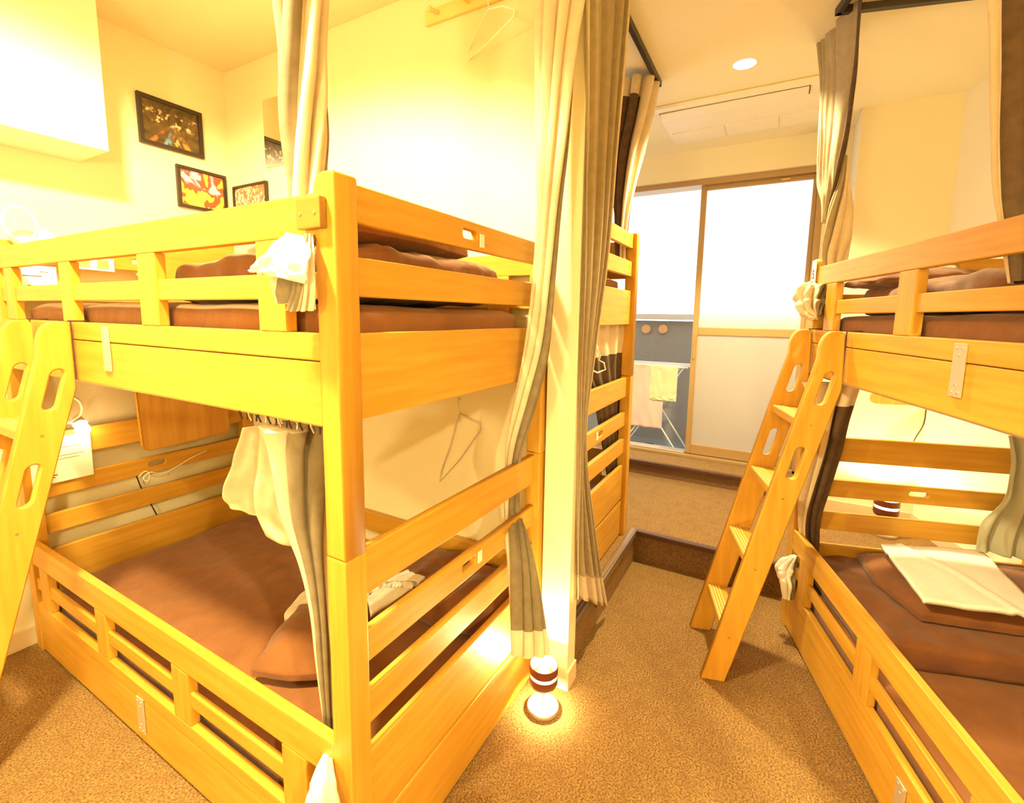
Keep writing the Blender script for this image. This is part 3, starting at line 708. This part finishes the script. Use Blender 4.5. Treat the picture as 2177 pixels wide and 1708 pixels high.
# curtain of bed C, right, dark
c = bundle('curtain', [(ax(1318,178,2.15), ax(1397,172,2.20)),(ax(1313,250,2.14), ax(1385,240,2.17)),(ax(1304,330,2.13), ax(1366,320,2.15)),(ax(1304,400,2.12), ax(1350,400,2.13)),(ax(1308,460,2.10), ax(1338,455,2.11)),(ax(1308,520,2.08), ax(1332,520,2.09)),(ax(1310,575,2.05), ax(1330,575,2.05))], (DARKC, BEIGE), None, 7, .30, 1.0, .7, head=.10, light=.22, seed=2.4, face=.3)
tag(c, 'dark gathered curtain hanging from the ceiling track behind the pillar', 'curtain', 'bunk curtains')
c = drape('curtain', [ay(u,v,CY+.07) for u,v in ((1222,692),(1228,780),(1262,860),(1282,960),(1290,1010))], [ay(u,v,CY+.07) for u,v in ((1330,688),(1326,760),(1322,860),(1318,950),(1316,1010))], (DARKC, BEIGE), None, 6, .012, (0,-1,0), head=.22, seed=.7, fade=.5)
tag(c, 'dark lower curtain with beige header behind the pillar', 'curtain', 'bunk curtains')
# lower curtain of bed A
cu = thing('curtain', 'beige lined curtain bunched at the near post of left lower bunk', 'curtain', (.06,.15,.3), 0, 'bunk curtains')
def cpart(o): o.parent = cu; o.matrix_parent_inverse = Matrix.Translation((-.06,-.15,-.3)); return o
cpart(drape('lifted_fold', [ax(u,v,d) for u,v,d in ((530,905,.07),(508,975,.09),(484,1045,.12),(500,1070,.14))], [ax(u,v,d) for u,v,d in ((612,912,.06),(622,1010,.07),(634,1110,.09),(648,1192,.11))], (BEIGE, WHITE), None, 2.2, .02, (-1,-.3,0), head=0, seed=.3, rows=40, cols=80))
cpart(bundle('hanging_folds', rowsx([(905,560,694,ax,.065),(940,570,692,ax,.07),(1000,586,692,ax,.075),(1100,606,692,ax,.08),(1200,640,694,ax,.08),(1300,662,700,ax,.075),(1400,672,708,ax,.07),(1500,684,712,ax,.065),(1560,690,716,ax,.06)]), (BEIGE, OLIVE), None, 6, .28, 1.4, .6, light=.32, seed=2.2, face=.35))
for k in range(18):
    yy = .085+k*.0205
    o = wire('curtain_hook', [(.045,yy,1.268),(.045+.004*(-1)**k,yy+.004,1.282),(.036,yy,1.298),(.05,yy-.004,1.30)], .0022, DARK if k % 3 else STEEL); cpart(o)
c = bundle('curtain_end', rowsx([(1600,690,704,ax,.012),(1640,672,708,ax,-.03),(1680,660,714,ax,-.045),(1730,650,722,ax,-.05),(1790,648,730,ax,-.05)]), (WHITE, BEIGE), None, 4, .25, .3, .5, light=.2, seed=.4)
tag(c, 'pale curtain tail poking out below the left lower guard rail', 'curtain', 'bunk curtains')
# curtains of bed B
c = thing('curtain', 'twisted curtain with dark edge at the near corner of the right upper bunk', 'curtain', tuple(bw(-.1,-.05,1.8)), 0, 'bunk curtains')
o = drape('hanging_panel', [aby(u,v,-.03) for u,v in ((1718,-70),(1737,25),(1748,150),(1747,270),(1743,380),(1751,425),(1755,475))], [aby(u,v,-.05) for u,v in ((1856,-80),(1838,20),(1822,165),(1808,262),(1790,350),(1774,415),(1764,475))], (TAUPE, DARKC), None, 5.5, .012, BY, light=(.87,1.0), seed=.5, skew=.45)
o.parent = c; o.matrix_parent_inverse = Matrix.Translation(-c.location)
o = bundle('twisted_tail', [(aby(1796,330,-.085), aby(1803,330,-.085)),(aby(1783,385,-.08), aby(1805,390,-.08)),(aby(1766,440,-.07), aby(1809,445,-.07)),(aby(1757,490,-.065), aby(1809,500,-.065)),(aby(1753,540,-.065), aby(1799,545,-.065)),(aby(1758,600,-.065), aby(1790,600,-.065))], (BEIGE, TAUPE), None, 6, .28, 1.6, .6, light=.3, seed=1.2, face=2.4)
o.parent = c; o.matrix_parent_inverse = Matrix.Translation(-c.location)
c = bundle('curtain_end', [(aby(1722,606,.01), aby(1750,604,.005)),(aby(1698,616,.04), aby(1751,612,.02)),(aby(1695,636,.05), aby(1751,636,.03)),(aby(1702,658,.05), aby(1751,660,.03)),(aby(1725,674,.04), aby(1748,676,.02))], (BEIGE, OLIVE), None, 7, .30, .8, .8, light=.25, seed=.9, close=True, M=60, crumple=.35)
tag(c, 'crumpled curtain end bulging out beside the number sign', 'curtain', 'bunk curtains')
c = bundle('curtain', [(aby(u1,v,-.07), aby(u2,v,-.07)) for u1,u2,v in ((2116,2250,-140),(2122,2236,0),(2124,2220,200),(2126,2206,380),(2138,2196,500),(2150,2190,600))], (DARKC, BEIGE), None, 5, .2, .25, .7, light=.13, seed=3.3, face=3.45)
tag(c, 'dark brown curtain with beige edge at the right frame edge', 'curtain', 'bunk curtains')
c = bundle('curtain', [(aby(1716,800,-.06), aby(1822,830,-.05)),(aby(1722,870,-.06), aby(1804,872,-.05)),(aby(1722,950,-.06), aby(1784,950,-.05)),(aby(1708,1030,-.06), aby(1762,1030,-.05)),(aby(1701,1090,-.055), aby(1744,1090,-.055)),(aby(1704,1140,-.06), aby(1740,1140,-.06)),(aby(1718,1185,-.065), aby(1738,1185,-.065))], (DARKC, BEIGE), None, 7, .28, .9, .6, head=.15, light=.26, seed=2.5, face=2.7)
tag(c, 'dark lower curtain with beige header twisted behind the ladder', 'curtain', 'bunk curtains')
c = bundle('curtain_end', [(aby(1684,1186,.012), aby(1694,1180,.012)),(aby(1656,1204,.03), aby(1692,1200,.025)),(aby(1652,1222,.035), aby(1690,1222,.03)),(aby(1662,1246,.03), aby(1688,1248,.025)),(aby(1664,1272,.03), aby(1684,1274,.025))], (WHITE, OLIVE), None, 5, .34, .5, .8, light=.28, seed=1.6, M=60, crumple=.25)
tag(c, 'small pale curtain end hanging out at the right lower guard rail', 'curtain', 'bunk curtains')
c = drape('curtain', [abx(u,v,-.12) for u,v in ((2140,925),(2146,990),(2130,1060),(2084,1112),(2072,1170))], [abx(u,v,-.16) for u,v in ((2235,940),(2230,1010),(2230,1080),(2230,1150),(2225,1200))], (simple('sage_curtain', (.42,.40,.28), .85), BEIGE), None, 3.2, .014, BX*-1, seed=2)
tag(c, 'sage green curtain draped in the far corner of right lower bunk', 'curtain', 'bunk curtains')
# ceiling tracks
def track(label, pts):
    t = thing('curtain_track', label, 'curtain track', (pts[0][0],pts[0][1],H))
    for a, b in zip(pts, pts[1:]):
        a, b = Vector((*a,0)), Vector((*b,0)); d = b-a
        Mt = Matrix.Translation((a.x-pts[0][0],a.y-pts[0][1],0)) @ Matrix.Rotation(math.atan2(d.y,d.x),4,'Z')
        box('rail', (-.012,-.013,-.032), (d.length+.012,.013,-.001), DARK, t, .003, Mt)
    return t
track('dark ceiling curtain track above the bunk behind the pillar', [(1.2,-.09),(2.29,-.088),(2.24,.30)])
k0, k1 = bw(-.02,.0), bw(-.02,-.95); k2 = bw(-.9,.0)
track('dark ceiling curtain track above the right bunk', [(k1.x,k1.y),(k0.x,k0.y),(k2.x,k2.y)])
track('dark ceiling curtain track above the left bunk near post', [(.06,.5),(.06,-.07),(.95,-.085)])

# ------------------------------------------------------------------ ceiling fittings
dl = thing('downlight', 'round lit downlight in the ceiling of the right room', 'ceiling light', (2.314,-.535,H))
lathe('trim_ring', [(.056,-.004),(.064,-.003),(.066,-.0005),(.056,-.0005),(.056,-.004)], WPLAST, dl, 36, cap=False); lathe('lens', [(0,-.003),(.055,-.003),(.055,-.001),(0,-.001)], GLOWS, dl, 36)
ac = thing('air_conditioner', 'white ceiling cassette air conditioner near the window', 'air conditioner', (2.98,-.50,H))
ACM = noisy('air_conditioner_plastic', (.86,.79,.60), (.87,.80,.61), nscale=20, rough=.5)
box('panel', (-.35,-.52,-.022), (.34,.51,-.0005), ACM, ac, .006)
box('air_slot', (-.285,-.36,-.0235), (-.165,.52-.02,-.0215), BLACK, ac, .0)
box('louvre', (-.281,-.354,-.034), (-.179,.494,-.024), ACM, ac, .003, Matrix.Translation((-.2275,0,-.029)) @ Matrix.Rotation(R(4),4,'Y') @ Matrix.Translation((.2275,0,.029)))
for a, b in ((-.5,-.205),(-.2,.13),(.135,.49)): box('intake_grille', (.11,a,-.028), (.31,b,-.0215), ACM, ac, .002)

# ------------------------------------------------------------------ floor lamps
def floor_lamp(label, loc, e, sc=1):
    t = thing('floor_lamp', label, 'lamp', loc); t.scale = (sc,sc,sc)
    lathe('base', [(0,0),(.062,0),(.064,.003),(.064,.015),(.061,.019),(.02,.021),(0,.021)], STEEL, t, 44)
    lathe('stem', [(.0045,.019),(.0045,.088)], CHROME, t, 14)
    lathe('socket', [(0,.086),(.020,.086),(.020,.106),(0,.106)], STEEL, t, 24)
    lathe('lower_shade_ring', [(.018,.098),(.036,.101),(.050,.109),(.056,.122),(.056,.150),(.053,.150),(.053,.124),(.030,.106),(.018,.104)], SHADE, t, 44, cap=False)
    lathe('light_band', [(.050,.148),(.050,.165),(.048,.165),(.048,.148),(.050,.148)], GLOW, t, 44, cap=False)
    lathe('upper_shade_ring', [(.053,.163),(.056,.163),(.056,.196),(.053,.196),(.053,.163)], SHADE, t, 44, cap=False)
    g = lathe('bulb', [(0,.12),(.02,.13),(.026,.15),(.018,.172),(0,.18)], GLOW, t, 24)
    light('lamp_light', 'POINT', (0,0,.176), e, (1,.80,.40), .02, parent=t)
    return t
floor_lamp('small floor lamp with brown shade and chrome base by the pillar', (.868,-.093,0), 34)
floor_lamp('brown shaded floor lamp glowing behind the right bunk rails', (2.985,-1.485,H1), 45, 1.2)
light('lamp_spill', 'SPOT', (.868,-.093,.081), 22, (1,.78,.36), .012, (0,0,0), 160, .5)
# wooden paddle + cord under bed B fascia
pd = plate('hanging_board', rrect(0,0,.28,.085,.04), [], .014, Matrix.Translation(abx(1902,847,.95)) @ Matrix.Rotation(TH-R(90),4,'Z') @ Matrix(((1,0,0,0),(0,0,-1,0),(0,1,0,0),(0,0,0,1))), BOARD, None, .003)
tag(pd, 'rounded brown board showing under the right upper bunk', 'board')
o = tube('power_cord', [ax(u,v,3.243) for u,v in ((1970,855),(1968,890),(1960,912),(1942,936),(1936,960))], .003, BLACK); tag(o, 'thin dark cord on the white wall behind the right bunk', 'cord')

# ------------------------------------------------------------------ drying rack on the balcony
rk = thing('drying_rack', 'white folding clothes rack out on the balcony', 'clothes rack', (4.4,.2,.12))
def rp(x,y,z): return (x-4.4, y-.2, z-.12)
for x, s in ((4.22,1),(4.62,-1)):
    wire('leg', [rp(4.22,.62,.125),rp(4.22,.02,1.06)] if s == 1 else [rp(4.22,-.04,.125),rp(4.22,.60,1.06)], .008, WPLAST, rk)
    wire('leg', [rp(4.62,.62,.125),rp(4.62,.02,1.06)] if s == 1 else [rp(4.62,-.04,.125),rp(4.62,.60,1.06)], .008, WPLAST, rk)
for x in (4.2,4.34,4.48,4.62): wire('hanging_bar', [rp(x,-.06,1.065),rp(x,.66,1.065)], .007, WPLAST, rk)
def hung(label, mat, x, y0, y1, z0, seed):
    o = drape('hand_towel', [(x,y1,1.078),(x,y1,.8),(x,y1,z0)], [(x,y0,1.078),(x,y0,.8),(x,y0,z0)], (mat,mat), None, 2, .006, (-1,0,0), rows=24, cols=40, seed=seed, thick=.006)
    return tag(o, label, 'towel')
hung('pale pink towel hanging on the balcony rack', PINK, 4.190, .16, .56, .42, 1)
hung('pale green towel hanging on the balcony rack beside pink one', LIME, 4.181, .03, .30, .72, 2)
o = box('drain_cap', (-.04,-.04,0), (.04,.04,.06), simple('dark_rubber', (.06,.06,.06), .7), None, .008); o.location = (4.45,.33,.12); tag(o, 'small dark block on the balcony floor behind the rack', 'block')

# ------------------------------------------------------------------ light
def fixture(label, x, y):
    t = thing('downlight', label, 'ceiling light', (x,y,H))
    lathe('trim_ring', [(.056,-.004),(.064,-.003),(.066,-.0005),(.056,-.0005),(.056,-.004)], WPLAST, t, 36, cap=False); lathe('lens', [(0,-.003),(.055,-.003),(.055,-.001),(0,-.001)], GLOWS, t, 36)
    return t
light('downlight_beam', 'SPOT', (0,0,-.03), 420, (1,.83,.42), .06, (0,0,0), 116, .4, dl)
f1 = fixture('round downlight in the left room ceiling above the camera side', -.50, .45)
light('downlight_beam', 'SPOT', (0,0,-.03), 720, (1,.83,.42), .10, (R(13),R(-13),0), 134, .32, f1)
f2 = fixture('round downlight in the ceiling behind the camera', -1.4, -2.7)
light('downlight_beam', 'SPOT', (0,0,-.03), 540, (1,.83,.42), .06, (0,0,0), 156, .4, f2)
wl = thing('added_fill_lamp', 'added round white fill lamp, unseen on the rear wall behind the camera', 'lamp', (-2.6,-.25,1.66), R(90))  # added fill light, out of view: brightens left bunk front and lower wall
lathe('backplate', [(0,0),(.07,0),(.07,.015),(0,.015)], WPLAST, wl, 30); lathe('globe', [(0,.03),(.05,.04),(.085,.075),(.095,.12),(.08,.165),(.045,.19),(0,.2)], simple('lit_fill_globe', (.9,.85,.7), .5, emit=(1,.85,.5), es=8), wl, 30)
for o in wl.children: o.rotation_euler = (R(90),0,0)
light('lamp_light', 'POINT', (0,-.26,0), 115, (1,.83,.42), .10, parent=wl)
ul = clip_lamp('clip lamp on the wall side of the right upper bunk', tuple(bw(-1.66,-1.0,1.80)), tuple(bw(-1.66,-.98,1.86)), .04, tuple(bw(-1.63,-.93,1.79)), 0.3)
light('lamp_beam', 'SPOT', bw(-1.55,-.90,1.80), 45, (1,.82,.42), .03, (0,0,0), 150, .3)
w = bpy.data.worlds.new('sky'); S.world = w; w.use_nodes = True
bg = w.node_tree.nodes['Background']; bg.inputs['Color'].default_value = (1,.98,.95,1); bg.inputs['Strength'].default_value = 2.6

S.view_settings.view_transform = 'Standard'; S.view_settings.look = 'None'; S.view_settings.gamma = 1; S.view_settings.use_curve_mapping = False
S.view_settings.exposure = 0.0
